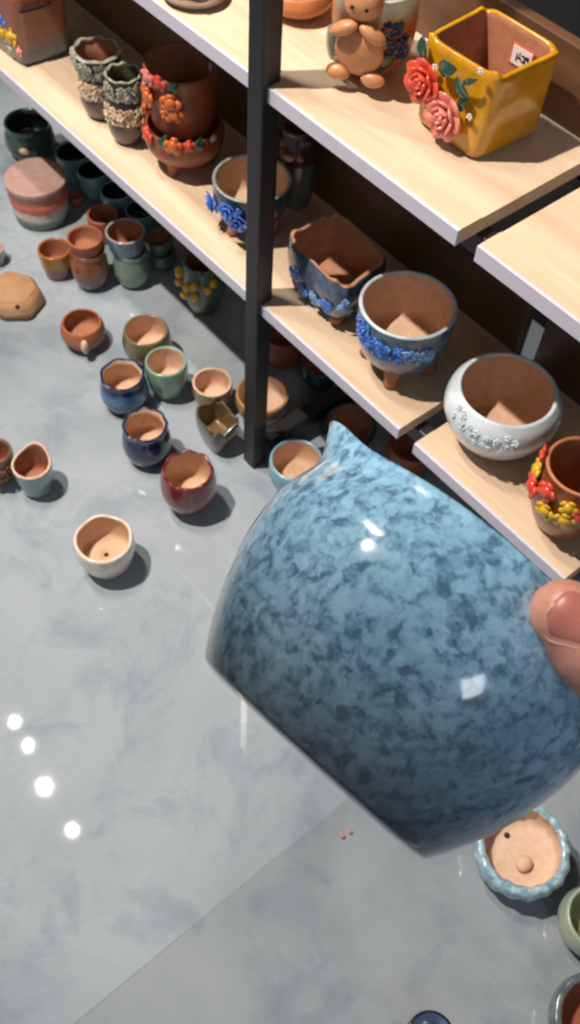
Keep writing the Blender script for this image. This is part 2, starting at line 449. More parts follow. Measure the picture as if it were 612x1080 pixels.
# price sticker on the inner back wall
A_, B_ = ty[3] * .93 + (ty[0] + ty[1] + ty[2]) / 3 * .07, ty[2] * .93 + (ty[0] + ty[1] + ty[3]) / 3 * .07
def sticker(root_info, px_, py_, A, B, w, h, off=.0):
    p, n = on_face(px_, py_, A, B); n = Vector((n[0], n[1], 0)); s = Vector((-n.y, n.x, 0)); u = Vector((0, 0, 1))
    c = to_local(root_info, p) + n * off
    def q(nm, w, h, m, o, dx=0, dz=0, par=None):
        bm = bmesh.new(); vs = []
        for k in range(2):
            vs.append([bm.verts.new(c + s * (dx + a * w / 2) + u * (dz + b * h / 2) + n * (o - k * .0006)) for a, b in ((-1, -1), (1, -1), (1, 1), (-1, 1))])
        bm.faces.new(vs[0]); bm.faces.new(vs[1][::-1])
        for i in range(4): bm.faces.new([vs[0][i], vs[0][(i + 1) % 4], vs[1][(i + 1) % 4], vs[1][i]])
        return from_bm(nm, bm, m, par or root_info['root'], smooth=False)
    a = q('price_sticker', w, h, plain('sticker_red_border', (206, 96, 84), .6), 0)
    a['label'] = 'white price sticker with a red border and black marks'
    q('sticker_face', w * .86, h * .82, plain('sticker_paper', (226, 214, 208), .6), .0006, par=a)
    for dx, dz, ww, hh in ((-.2, -.05, .05, .34), (-.08, -.05, .16, .07), (-.08, .1, .05, .22), (.12, .12, .2, .08), (.16, 0, .07, .3), (.12, -.12, .18, .07), (.28, .1, .1, .2)):
        q('printed_mark', w * ww, h * hh, plain('sticker_ink', (40, 32, 36), .6), .001, dx * w, dz * h, par=a)
sticker(y, 553, 60, A_, B_, .030, .024, .004)

# figurine pot
ORNG = glaze('orange_red_glaze', (190, 96, 58), (160, 66, 36), scale=30)
fig = pot('fig', 'figurine_pot', 'terracotta pot with a seated clay figurine, green leaves and a blue patch on its front', 400, -22, 96, 84, zs=ZU,
          prof=[(.60, 0), (.72, .05), (.92, .25), (.98, .55), (.96, .8), (1, 1)],
          mats=[glaze('figurine_pot_glaze', (170, 84, 50), bands=[(0, (150, 84, 52)), (.45, (168, 88, 54)), (.62, (188, 88, 46)), (.78, (204, 116, 78)), (.90, (188, 196, 180)), (1, (214, 214, 200))], h=.10, scale=30), TERRA_RED], rot=0)
FTAN = ceramic('tan_clay_figure', (206, 146, 96), (184, 120, 76), rough=.45, scale=50, coat=.3)
def phi_toward(px_, py_, info, t):
    """angle and height at which a pixel's ray meets the pot's side"""
    best = None
    for k in range(-90, 91, 2):
        base = math.atan2(-info['at'][1], -info['at'][0]); ph = base + math.radians(k)
        for tt in np.linspace(.02, 1, 40):
            p, _ = info['surf'](ph, tt); q = proj([p.x + info['at'][0], p.y + info['at'][1], p.z + info['at'][2]])
            e = (q[0] - px_) ** 2 + (q[1] - py_) ** 2
            if best is None or e < best[0]: best = (e, ph, tt)
    return best[1], best[2]
bm = bmesh.new(); ph, t = phi_toward(380, 50, fig, .4)
c, n = fig['surf'](ph, t, .006); d = n
zu = Vector((0, 0, 1))
blob(bm, c, n, .028, .029, .013, sub=3)                           # belly
hc = c + zu * .052 - n * .002; blob(bm, hc, n, .021, .020, .018, sub=3)   # head
s_ = n.cross(zu).normalized()
for sg in (-1, 1):
    blob(bm, c + s_ * sg * .016 + zu * .028 + n * .010, n, .017, .0075, .009, rot=sg * .45, sub=3)   # folded arms
    blob(bm, c + s_ * sg * .020 - zu * .026 + n * .004, n, .014, .009, .009, sub=3)               # feet
from_bm('figurine', bm, FTAN, fig['root'])
for sg in (-1, 1):
    bm = bmesh.new(); blob(bm, hc + s_ * sg * .008 + zu * .003 + n * .0175, n, .0022, .0022, .0018); from_bm('eye', bm, plain('black_glaze', (14, 12, 12), .2), fig['root'])
for px_, py_, an in ((356, 66, .4), (362, 76, -.3), (394, 74, .9), (404, 62, .2)):
    ph, t = phi_toward(px_, py_, fig, .3); leaf(fig, ph, t, an, .024, .018, LEAF)
DBLUE = glaze('dark_blue_glaze', (58, 78, 124), (30, 40, 70), scale=200, contrast=.12)
for q in ((414, 36, 1), (419, 52, 2)):
    ph, t = phi_toward(q[0], q[1], fig, .4); cluster(fig, ph, t, 3, 3, .009, .0058, DBLUE, seed=q[2])
ph, t = phi_toward(352, 44, fig, .4); bm = bmesh.new(); c, n = fig['surf'](ph, t, .002); blob(bm, c, n, .010, .022, .007); from_bm('pale_wing', bm, glaze('pale_mint_glaze', (206, 216, 196)), fig['root'])
pot('tbowl', 'terracotta_bowl', 'plain orange terracotta bowl cut off by the top edge beside the black post', 316, -14, 66, 22, zs=ZU, prof='globe', mats=[ceramic('orange_terracotta', (190, 116, 66), (168, 94, 50), rough=.5, scale=50), TERRA_RED])
pot('gbrown', 'rough_clay_pot', 'rough grey-brown clay pot at the top edge left of the post', 205, -18, 66, 11, zs=ZU, prof='jar', mats=[ceramic('rough_grey_brown_clay', (150, 126, 108), (104, 84, 72), rough=.8, scale=40, bump=.9), TERRA_RED], mod=ruffle(7, .03, .003))

# ================================================================== things on the lower shelf
BLUEF = glaze('bright_blue_flower_glaze', (84, 138, 220), (46, 96, 190), scale=120, bump=.2)
BLUEF2 = glaze('pale_blue_flower_glaze', (160, 190, 226), (96, 140, 200), scale=120, bump=.2)
GREYB = glaze('grey_blue_speckle_glaze', (96, 114, 134), (48, 62, 84), scale=120, contrast=.2)
k_ = pot('k', 'footed_pot', 'round footed pot with pale blue rim and blue flowers nearest the shelf gap', 431, 321, 105, 408, zs=ZL, prof=[(.74, 0), (.86, .08), (.97, .4), (1.0, .75), (1, 1)],
         mats=[GREYB, TERRA], rim=glaze('pale_blue_rim_glaze', (204, 210, 214), (166, 178, 188)), th=.0055, legs=(4, .026, math.radians(-57), TERRA_RED), hole=.007, fl=.01)
for q in ((390, 360, 5, 4, 1), (410, 372, 5, 4, 2), (440, 376, 5, 3, 3), (384, 345, 3, 3, 5)):
    ph, t = phi_toward(q[0], q[1], k_, .5); cluster(k_, ph, t, q[2], q[3], .0088, .0058, BLUEF if q[4] != 3 else BLUEF2, seed=q[4])
i_ = pot('i', 'footed_pot', 'round footed pot with big blue flowers standing behind the black post', 266, 188, 84, 254, zs=ZL, prof=[(.62, 0), (.78, .08), (.95, .4), (1.0, .75), (1, 1)],
         mats=[glaze('dark_teal_blue_glaze', (60, 72, 86), (30, 36, 46), scale=60), TERRA], rim=glaze('pale_grey_rim_glaze', (170, 176, 176), (120, 128, 130)), th=.005, legs=(3, .02, -1.6, TERRA_RED), hole=.006)
for q in ((226, 212, 5), (243, 221, 6), (251, 232, 7)):
    ph, t = phi_toward(q[0], q[1], i_, .5); c, n = i_['surf'](ph, t, .003); from_bm('flower', rose_bm(c, n, .0175, ((6, .75, .35), (5, .45, .6))), BLUEF, i_['root'])
    cluster(i_, ph + .1, t - .05, 2, 2, .012, .006, BLUEF, seed=q[2])
# square ruffled pot
ZJ = ZL; hj = .080
tj = [on_z(*q, ZJ + hj) for q in ((299, 250), (362, 309), (414, 272), (352, 220))]
cj = sum(tj) / 4; bj = [cj + (p - cj) * .90 for p in tj]
JT = ceramic('ruffled_terracotta', (190, 140, 108), (164, 112, 82), rough=.6, scale=60)
bj = bj
j_ = quad_pot('square_pot', 'square blue-flowered pot with ragged terracotta rim, just right of the post', tj, bj, ZJ + .012, ZJ + hj,
              [glaze('slate_blue_glaze', (92, 104, 124), (50, 60, 82), scale=90, contrast=.2), JT, JT], th=.085, fl=.1, e=.42, bulge=.10,
              waves=lambda a, t: (.025 * math.sin(9 * a) * max(t, 0) ** 5, .0018 * math.sin(11 * a + 1) * max(t, 0) ** 5 + .003 * math.sin(4 * a) * t ** 4))
for (px_, py_, s) in ((313, 288, 1), (320, 304, 3), (333, 312, 2), (346, 320, 5), (362, 323, 4), (328, 320, 7)):
    hit_ = mesh_hit(j_, px_, py_)
    if not hit_: continue
    c, n = hit_; bm = bmesh.new(); rnd = random.Random(s)
    for _ in range(8):
        d = petal_dir(n, rnd.uniform(0, 6.3)) * rnd.uniform(0, .011); floret(bm, c + n * .003 + d, n + Vector((0, 0, .3)), .0062)
    from_bm('flower_cluster', bm, BLUEF if s % 2 else BLUEF2, j_['root'])
for q in bj:
    l = (q - cj) * .72; bm = bmesh.new(); rr = []
    for zz, rad in ((.002, .012), (-.006, .010), (-.012, .008)):
        rr.append([bm.verts.new((l[0] + rad * math.cos(t * PI / 5), l[1] + rad * math.sin(t * PI / 5), zz)) for t in range(10)])
    for a_, b_ in zip(rr, rr[1:]):
        for t in range(10): bm.faces.new([a_[t], a_[(t + 1) % 10], b_[(t + 1) % 10], b_[t]])
    bm.faces.new(rr[0]); bm.faces.new(rr[-1]); from_bm('leg', bm, TERRA_RED, j_['root'])

WG = glaze('white_glaze', (214, 222, 226), (196, 206, 212), scale=30, contrast=.3)
l_ = pot('l', 'white_bowl', 'white glazed round pot with raised white flowers on the right-hand shelf', 536, 411, 108, 484, zs=ZL,
         prof=[(.60, 0), (.78, .08), (1.04, .35), (1.17, .62), (1.13, .85), (1, 1)], mats=[WG, TERRA], th=.006, hole=.0)
for q in ((492, 450, 1), (505, 462, 2), (520, 470, 3), (485, 438, 4), (540, 468, 5)):
    ph, t = phi_toward(q[0], q[1], l_, .4); cluster(l_, ph, t, 2, 2, .010, .0048, WG, 'raised_flower', seed=q[2])
m_ = pot('m', 'flowered_pot', 'terracotta pot with red and yellow flowers at the right edge of the shelf', 617, 492, 82, 566, zs=ZL,
         prof=[(.66, 0), (.8, .08), (1.04, .38), (1.06, .7), (.98, .88), (1, 1)], mats=[ceramic('brown_glazed_clay', (150, 88, 48), (116, 62, 32), rough=.35, scale=50, coat=.4), ceramic('brown_clay_inside', (170, 112, 82), (146, 90, 64), rough=.8)], rim=ceramic('rim_clay', (190, 120, 80), (170, 100, 62), rough=.5), hole=.008)
YF = glaze('yellow_flower_glaze', (214, 170, 24), (186, 136, 14), scale=80)
RF = glaze('coral_red_flower_glaze', (216, 78, 52), (190, 50, 34), scale=80)
for px_, py_, s, mt in ((570, 478, .010, RF), (570, 497, .0125, YF), (566, 512, .014, RF), (580, 517, .012, RF), (578, 537, .012, YF), (600, 533, .010, YF), (597, 546, .012, YF), (612, 542, .010, RF)):
    ph, t = phi_toward(px_, py_, m_, .5); bud(m_, ph, t, s * 1.25, mt)

# flowered pair, stacked footed pots, square pot at the left
BEIG = glaze('beige_flower_glaze', (222, 196, 164), (186, 158, 130), scale=90)
PLUM = glaze('plum_brown_glaze', (74, 52, 54), (52, 34, 38), scale=50, rough=.4)
SILV = glaze('grey_green_flower_glaze', (186, 184, 168), (128, 132, 116), scale=90)
f_ = pot('f', 'tall_flowered_pot', 'dark plum pot with beige flowers and a wide rim, farther left of the pair', 102, 52, 50, 128, zs=ZL, prof=[(.7, 0), (.86, .1), (.98, .3), (.92, .6), (.92, .8), (1.1, 1)], mats=[PLUM, TERRA_RED], rim=SILV, mod=ruffle(8, .03, .0015))
g_ = pot('g', 'tall_flowered_pot', 'dark plum pot with beige flowers and a grey-green rim, nearer of the pair', 130, 77, 40, 154, zs=ZL, prof=[(.8, 0), (1.0, .1), (1.16, .3), (1.1, .6), (.96, .8), (1, 1)], mats=[PLUM, glaze('olive_inside_glaze', (96, 90, 66), (66, 64, 48))], rim=SILV, mod=ruffle(8, .03, .0015))
for inf, base in ((f_, 1), (g_, 11)):
    pa = math.atan2(-inf['at'][1], -inf['at'][0]) - .25
    cluster(inf, pa, .52, 8, 3, .0085, .0075, BEIG, seed=base)
    cluster(inf, pa, .84, 8, 3, .0085, .0065, SILV, seed=base + 1)
pa = math.atan2(-f_['at'][1], -f_['at'][0]) - 1.3; cluster(f_, pa, .85, 4, 3, .010, .0065, SILV, seed=33)
OR = glaze('orange_flower_glaze', (218, 112, 42), (190, 82, 26), scale=80)
CLY = ceramic('smooth_red_brown_clay', (150, 80, 50), (128, 62, 38), rough=.5, scale=40, coat=.2)
hlow = pot('hlow', 'footed_pot', 'brown terracotta footed pot with orange flowers, lower one of the stack', 194, 128, 82, 186, zs=ZL, prof=[(.62, 0), (.84, .12), (1.03, .45), (1.04, .8), (1, 1)], mats=[CLY, TERRA_RED], legs=(3, .016, -1.2, CLY))
xx, yy, _ = hlow['at']; zt = hlow['top'] - .008
cu = on_z(191, 62, zt + .098); 
hup = pot('hup', 'flowered_pot', 'brown terracotta pot with orange flowers and a dark opening, upper one of the stack', 0, 0, 0, at=(cu[0] * .4 + xx * .6, cu[1] * .4 + yy * .6, zt), r=.055, h=.098, prof=[(.72, 0), (.86, .08), (.93, .4), (.94, .75), (1, 1)], mats=[CLY, TERRA_RED])
for px_, py_, s, mt, inf in ((160, 78, .013, PINKG, hup), (169, 86, .012, RF, hup), (153, 92, .011, PINKG, hup), (159, 100, .016, OR, hup), (157, 110, .014, OR, hup), (181, 107, .016, OR, hup), (185, 119, .015, OR, hup), (176, 121, .009, OR, hup), (153, 84, .006, WHITEG, hup),
                            (159, 140, .013, RF, hlow), (184, 151, .014, OR, hlow), (199, 152, .010, RF, hlow), (153, 126, .006, PINKG, hlow), (168, 133, .006, PINKG, hlow), (190, 141, .005, WHITEG, hlow), (215, 132, .006, WHITEG, hlow)):
    ph, t = phi_toward(px_, py_, inf, .5); bud(inf, ph, t, s * 1.15, mt)
for px_, py_, inf in ((182, 92, hup), (175, 145, hlow), (208, 146, hlow)):
    ph, t = phi_toward(px_, py_, inf, .5); leaf(inf, ph, t, 1.2, .022, .015, LEAF)
pi_, ni_ = on_face(218, 67, (cu[0] - .04, cu[1] + .036), (cu[0] + .04, cu[1] + .036)); 
bm = bmesh.new(); blob(bm, Vector((0.012, .043, .082)), Vector((-.2, -1, .25)), .008, .006, .0012); from_bm('price_tag', bm, plain('tag_paper', (200, 176, 172), .6), hup['root'])

he = .12
be = [on_z(*q, ZL) for q in ((-14, 42), (26, 72), (76, 56))]; be.append(be[0] + be[2] - be[1])
te = [q + np.array([0, 0, he]) for q in be]; ce = sum(te) / 4; te = [ce + (q - ce) * 1.12 for q in te]
e_ = quad_pot('square_pot', 'square terracotta pot with a grey-blue foot and a yellow flower, at the top left corner', te, be, ZL, ZL + he,
              [glaze('terracotta_to_blue_glaze', (150, 84, 60), bands=[(0, (92, 108, 118)), (.25, (96, 104, 108)), (.45, (150, 90, 64)), (1, (158, 92, 62))], h=he, rough=.4), TERRA_RED, TERRA_RED], th=.10, fl=.1, e=.25)
for px_, py_, mt, s in ((12, 38, YF, .014), (3, 34, YF, .012), (1, 18, BLUEF, .012), (6, 24, BLUEF, .008), (20, 54, PINKG, .008), (12, 52, SILV, .008)):
    p, n = on_face(px_, py_, be[0], be[1]); bm = bmesh.new(); c = to_local(e_, p); s *= 1.4; floret(bm, c, n, s); blob(bm, c, n, s * .5, s * .5, s * .5); from_bm('flower', bm, mt, e_['root'])
p, n = on_face(37, 8, te[1], te[2]); bm = bmesh.new(); sd = Vector((te[2][0] - te[1][0], te[2][1] - te[1][1], 0)).normalized()
c = to_local(e_, p); q = Matrix([[sd.x, 0, n.x], [sd.y, 0, n.y], [0, 1, 0]]).to_4x4()
bmesh.ops.create_icosphere(bm, subdivisions=3, radius=1, matrix=Matrix.Translation(c) @ q @ Matrix.Diagonal((.030, .004, .0025, 1))); from_bm('slot', bm, HOLE, e_['root'])

# dim stack behind the post
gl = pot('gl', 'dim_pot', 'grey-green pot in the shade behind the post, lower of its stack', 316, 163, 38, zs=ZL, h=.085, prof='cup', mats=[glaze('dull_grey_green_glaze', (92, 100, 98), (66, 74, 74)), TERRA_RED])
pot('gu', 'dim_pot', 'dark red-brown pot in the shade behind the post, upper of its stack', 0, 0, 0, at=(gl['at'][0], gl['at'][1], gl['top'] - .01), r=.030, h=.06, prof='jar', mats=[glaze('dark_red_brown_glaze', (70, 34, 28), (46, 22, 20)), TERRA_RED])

# ================================================================== pots on the floor
pot('cream', 'cream_bowl', 'cream glazed bowl with a drain hole, alone on the floor', 109, 568, 62, 611, prof='bowl', mats=[glaze('cream_glaze', (230, 216, 200), (204, 186, 168), scale=70, contrast=.2), TERRA], hole=.0035, fl=.026, th=.0055, mod=ruffle(5, .012, .001))
pot('red', 'dark_red_pot', 'glossy dark red pot with a wavy rim, in front of the post foot', 198, 496, 54, 545, prof='globe', mats=[glaze('oxblood_glaze', (128, 34, 26), (74, 16, 14), scale=90), TERRA], th=.005, mod=ruffle(8, .018, .0014))
pot('navy', 'navy_pot', 'plain navy blue pot with a wavy rim, left of the dark red pot', 153, 448, 48, 494, prof='jar', mats=[glaze('navy_glaze', (34, 42, 84), (20, 24, 52), scale=60), TERRA], th=.005, mod=ruffle(8, .018, .001))
pot('navy2', 'navy_pot', 'navy pot with a light blue drip patch on its side', 129, 395, 47, 438, prof='jar', mats=[glaze('navy_drip_glaze', (40, 50, 86), bands=[(0, (30, 36, 64)), (.45, (40, 50, 86)), (.62, (84, 130, 176)), (.8, (70, 104, 150)), (.95, (34, 42, 74))], h=.075), TERRA], th=.005, mod=ruffle(7, .02, .001))
pot('mint', 'mint_pot', 'plain pale mint green cup-shaped pot beside the navy pots', 175, 381, 44, 422, prof='bowl', mats=[glaze('mint_glaze', (138, 168, 146), (116, 148, 128), scale=40), TERRA_PALE], th=.0045)
pot('olive', 'olive_pot', 'terracotta pot with an olive green rim, behind the mint pot', 154, 348, 47, 388, prof='globe', mats=[glaze('olive_glaze', (98, 112, 84), (120, 92, 62), scale=40), TERRA], th=.005)
nose = pot('nose', 'terracotta_cup', 'small terracotta cup with a pinched nose on its front', 86, 340, 42, 371, prof='globe', mats=[ceramic('two_tone_clay', (186, 122, 88), bands=[(0, (176, 158, 138)), (.3, (180, 126, 96)), (1, (170, 96, 62))], h=.06, rough=.55), TERRA_RED])
ph, t = phi_toward(87, 346, nose, .5); bm = bmesh.new(); c, n = nose['surf'](ph, .6, .002); blob(bm, c, n, .0075, .016, .010, sub=3); from_bm('nose', bm, TERRA, nose['root'])
# upturned faceted pot at the left edge
def upturned():
    c = on_z(14, 306, .03); root = thing('upturned_pot', 'tan faceted clay pot turned upside down at the left edge, with a small hole', 'pot', (c[0], c[1], 0))
    bm = bmesh.new(); rows = []
    rnd = random.Random(3); ang = [2 * PI * i / 7 + rnd.uniform(-.15, .15) for i in range(7)]
    for r, z in ((.050, 0), (.054, .004), (.052, .02), (.044, .036), (.036, .041), (0, .043)):
        if r == 0: rows.append([bm.verts.new((0, 0, z))]); continue
        rows.append([bm.verts.new((r * 1.15 * math.cos(a), r * math.sin(a), z)) for a in ang])
    for A, B in zip(rows, rows[1:]):
        for i in range(7):
            j = (i + 1) % 7; bm.faces.new([A[i], A[j]] + ([B[0]] if len(B) == 1 else [B[j], B[i]]))
    bm.faces.new(rows[0])
    bmesh.ops.bevel(bm, geom=bm.edges[:], offset=.004, segments=3, affect='EDGES')
    from_bm('body', bm, ceramic('tan_clay', (180, 140, 102), (160, 118, 82), rough=.7, scale=40), root)
    ph = math.atan2(-c[1], -c[0]); bm = bmesh.new(); blob(bm, Vector((.047 * math.cos(ph), .043 * math.sin(ph), .031)), Vector((math.cos(ph), math.sin(ph), 1)), .006, .004, .0015); from_bm('hole', bm, HOLE, root)
upturned()
pot('beige', 'beige_pot', 'small beige-rimmed terracotta pot behind the green pinched pot', 224, 403, 42, 436, prof='bowl', mats=[glaze('brown_beige_glaze', (150, 128, 104), (120, 96, 76)), TERRA], rim=TERRA_PALE)
# pinched square pot
zs = .0; hp = .062
tp = [on_z(*q, hp) for q in ((202, 434), (228, 464), (257, 445), (227, 418))]; cp = sum(tp) / 4; bp = [cp + (p - cp) * .74 for p in tp]
quad_pot('pinched_pot', 'green and brown pinched square pot left of the post foot', tp, bp, 0, hp, [glaze('moss_brown_glaze', (110, 106, 84), (80, 62, 44), scale=45, contrast=.2), glaze('moss_inside_glaze', (104, 96, 62), (112, 74, 46), scale=45, contrast=.15)], th=.12, fl=.3, e=.5, bulge=.10,
         waves=lambda a, t: (.02 * math.sin(4 * a + .6) * t ** 4, .005 * math.sin(8 * a) * t ** 4))
pot('tanpot', 'tan_pot', 'tan pot on the floor right behind the post', 277, 415, 56, 452, prof='bowl', mats=[glaze('tan_glaze', (176, 140, 92), (150, 112, 70)), TERRA_PALE], th=.005)
pot('sky', 'light_blue_pot', 'light blue pot on the floor beside the post foot, half hidden by the held pot', 313, 485, 57, 526, prof='bowl', mats=[glaze('light_blue_glaze', (138, 176, 188), (104, 150, 168), scale=60), TERRA], th=.005)
pot('darkbowl', 'dark_bowl', 'wide dark grey bowl on the floor under the shelf edge, behind the held pot', 370, 446, 55, 478, prof='bowl', mats=[glaze('dark_grey_glaze', (62, 66, 68), (40, 44, 46)), TERRA_RED], th=.005)
pot('underpot', 'brown_pot', 'brown clay pot in the shade beneath the gap between the shelves', 436, 468, 52, 505, prof='bowl', mats=[CLY, TERRA_RED])
pot('underpot2', 'brown_pot', 'red-brown clay pot in the shade under the shelf right of the post', 300, 352, 42, 390, prof='jar', mats=[CLY, TERRA_RED])
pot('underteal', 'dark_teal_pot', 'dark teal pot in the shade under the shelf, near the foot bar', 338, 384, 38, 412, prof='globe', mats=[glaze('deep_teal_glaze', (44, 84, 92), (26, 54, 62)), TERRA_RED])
tc_ = pot('tongue', 'teal_cup', 'pale teal cup with a raised back lip near the left edge', 33, 489, 42, 525, prof='cup', mats=[glaze('teal_cup_glaze', (110, 150, 152), bands=[(0, (172, 150, 148)), (.2, (150, 158, 158)), (.5, (104, 148, 150)), (1, (140, 168, 166))], h=.07), TERRA_RED], rim=TERRA_PALE,
          mod=lambda a, r, z, t: (r * (1 + .05 * max(0, math.cos(a - 2.2)) ** 6 * t ** 4), z + .016 * max(0, math.cos(a - 2.2)) ** 3 * t ** 5))
brn = pot('brn', 'knobbly_pot', 'brown and green knobbly pot cut off by the left edge beside the teal cup', -6, 476, 36, 512, prof='bowl', mats=[glaze('brown_green_glaze', (128, 96, 66), (84, 74, 50), scale=60), TERRA_RED])
cluster(brn, -.6, .6, 4, 2, .014, .009, ceramic('brown_knobs', (150, 100, 66), (110, 70, 46), rough=.4), 'knobs', seed=4)
pot('pinkish', 'pinkish_pot', 'small pinkish white pot just inside the left edge above the upturned pot', -8, 262, 24, 282, prof='cup', mats=[glaze('pinkish_white_glaze', (190, 172, 172)), TERRA])
# the cluster of small cups
s1 = pot('st1', 'banded_pot', 'terracotta pot with a blue foot, lower of the brown stack', 92, 262, 37, 307, prof='jar', mats=[glaze('terracotta_blue_foot', (150, 84, 52), bands=[(0, (66, 82, 104)), (.3, (76, 84, 98)), (.5, (128, 72, 48)), (1, (150, 84, 52))], h=.075), TERRA_RED])
def stacked(key, name, label, base, px, py, w, h, prof, mats, nest=.008, **k):
    zb = base['top'] - nest; c = on_z(px, py, zb + h); r = w / 2 * depth(c) / F
    return pot(key, name, label, 0, 0, 0, at=(base['at'][0] * .7 + c[0] * .3, base['at'][1] * .7 + c[1] * .3, zb), r=r, h=h, prof=prof, mats=mats, **k)
stacked('st1b', 'terracotta_cup', 'terracotta cup standing on top of the blue-footed pot', s1, 87, 251, 38, .035, 'cup', [ceramic('matt_orange_clay', (172, 98, 64), (150, 80, 50), rough=.6), TERRA_RED])
pot('oy', 'small_cup', 'small brown cup with an orange-yellow glazed side', 57, 262, 35, 296, prof='cup', mats=[glaze('brown_yellow_glaze', (150, 96, 56), bands=[(0, (110, 92, 84)), (.4, (132, 84, 56)), (.7, (196, 136, 48)), (1, (170, 104, 58))], h=.07), TERRA_RED])
pot('coral', 'small_cup', 'small coral terracotta cup behind the brown stack', 108, 226, 33, 258, prof='cyl', mats=[ceramic('coral_clay', (182, 106, 84), (160, 84, 62), rough=.55), TERRA_RED])
s2 = pot('st2', 'green_pot', 'rounded pale green pot under the blue-grey cup', 137, 263, 36, 305, prof='jar', mats=[glaze('pale_green_glaze', (128, 148, 128), (104, 126, 108), scale=30), TERRA_RED])
stacked('st2b', 'blue_grey_cup', 'blue-grey cup with a pale rim standing on the pale green pot', s2, 125, 243, 42, 0.05, 'cup', [glaze('blue_grey_glaze', (112, 124, 140), (92, 104, 120)), TERRA_RED], rim=glaze('pale_rim_glaze', (184, 178, 168)))
s3 = pot('st3', 'grey_green_pot', 'grey-green pot at the bottom of the narrow stack near the shelf', 170, 264, 30, 286, prof='jar', mats=[glaze('grey_green_glaze', (106, 122, 110), (84, 98, 90)), TERRA_RED])
stacked('st3b', 'grey_green_cup', 'narrow grey-green cup on top of its stack near the shelf', s3, 162, 246, 30, .035, 'cup', [glaze('grey_green_glaze', (106, 122, 110)), TERRA_RED])
gb = pot('gb', 'berry_pot', 'green pot hung with yellow berries, on the floor under the shelf left of the post', 214, 274, 42, 334, prof='globe', mats=[glaze('brown_green_dull_glaze', (88, 100, 80), bands=[(0, (92, 70, 48)), (.4, (84, 76, 54)), (.7, (86, 108, 88)), (1, (96, 122, 104))], h=.09, scale=30), TERRA_RED])
YB_ = glaze('yellow_berry_glaze', (244, 190, 40), (224, 150, 24), scale=60)
for px_, py_ in ((188, 285), (191, 297), (197, 309), (199, 301), (207, 311), (219, 304), (224, 297), (206, 301), (192, 288)):
    ph, t = phi_toward(px_, py_, gb, .5); berry(gb, ph, t, .0085, YB_)
for px_, py_, an in ((200, 288, 1), (212, 290, 2), (206, 280, .3), (222, 288, 1.5)):
    ph, t = phi_toward(px_, py_, gb, .5); leaf(gb, ph, t, an, .022, .011, glaze('sage_leaf_glaze', (96, 120, 98), (70, 92, 76)))
# upturned banded pot
c = on_z(37, 186, .095); rr = 32.5 * depth(c) / F
root = thing('upturned_banded_pot', 'large upturned pot with a pinkish base and coral, white and green bands', 'pot', (c[0], c[1], 0))
bm = lathe([(0, 0, 0), (rr * .80, 0, 0), (rr * .84, .004, 0), (rr * .90, .02, 0), (rr * .93, .034, 0), (rr * .91, .036, 0), (rr * .97, .05, 0), (rr * .99, .064, 0), (rr * .955, .068, 0), (rr * 1.0, .076, 0), (rr * 1.01, .090, 0), (rr, .094, 0), (rr * .975, .0955, 0), (rr * .9, .095, 0), (0, .094, 0)], 64, lambda a, r, z, t: (r * (1 + .012 * math.sin(3 * a + z * 60)), z))
from_bm('body', bm, ceramic('banded_pastel_glaze', (180, 140, 126), bands=[(0, (96, 124, 112)), (.24, (112, 136, 122)), (.36, (206, 196, 184)), (.48, (210, 192, 178)), (.56, (214, 118, 94)), (.76, (216, 122, 96)), (.86, (164, 116, 98)), (1, (192, 156, 144))], h=.102, rough=.5), root)
# green and teal pots in the shade beneath the shelf
dgr = pot('dg', 'dark_green_pot', 'glossy dark green pot behind the upturned banded pot', 28, 128, 48, 172, prof='jar', mats=[glaze('bottle_green_glaze', (58, 90, 70), (34, 56, 44)), glaze('bottle_green_inside', (30, 46, 38), (20, 30, 26))])
ph, t = phi_toward(26, 160, dgr, .3); bm = bmesh.new(); c_, n_ = dgr['surf'](ph, t, .001); blob(bm, c_, n_, .012, .008, .003); from_bm('clay_patch', bm, TERRA, dgr['root'])
TEAL = glaze('teal_glaze', (132, 178, 180), (92, 134, 140), scale=40)
for i, (px_, py_, w_, b_, lb) in enumerate(((77, 160, 38, 194, 'teal pot directly right of the dark green pot, under the shelf edge'), (98, 179, 35, 212, 'middle teal pot of the row under the shelf edge'),
        (122, 201, 34, 232, 'teal pot of the row behind the coral cup'), (148, 221, 33, 247, 'teal pot of the row nearest the grey-green stack'))):
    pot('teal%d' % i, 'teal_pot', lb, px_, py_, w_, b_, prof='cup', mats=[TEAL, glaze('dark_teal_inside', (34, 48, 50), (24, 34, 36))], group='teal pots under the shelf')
pot('pk', 'pink_dish', 'tiny pink clay cup between the banded pot and the teal pots', 80, 206, 16, 219, prof='cup', mats=[ceramic('pink_clay', (180, 110, 100), (150, 84, 76), rough=.5), TERRA_RED])
# right-hand foreground
RUF = glaze('icy_blue_mottled_glaze', (172, 200, 208), (104, 138, 152), scale=120, contrast=.15)
fr = pot('fr', 'ruffled_bowl', 'icy blue bowl with a ruffled rim and pale clay inside, right of the held pot', 552, 893, 100, zs=0, h=.058, prof=[(.66, 0), (.8, .1), (.97, .45), (1.04, .8), (1, 1)], mats=[RUF, TERRA_PALE], th=.0115, fl=.026, hole=.0,
         mod=lambda a, r, z, t: (r * (1 + (.022 * math.sin(17 * a) + .01 * math.sin(7 * a)) * (t > .3)), z + .0012 * math.sin(17 * a + 1) * t ** 4))
p = on_z(535, 881, .027); bm = bmesh.new(); blob(bm, to_local(fr, p), Vector((0, 0, 1)), .0042, .0042, .0012); from_bm('drain_hole', bm, HOLE, fr['root'])
p = on_z(553, 911, .030); bm = bmesh.new(); blob(bm, to_local(fr, p), Vector((0, 0, 1)), .010, .012, .009, sub=3); from_bm('clay_bump', bm, TERRA_PALE, fr['root'])
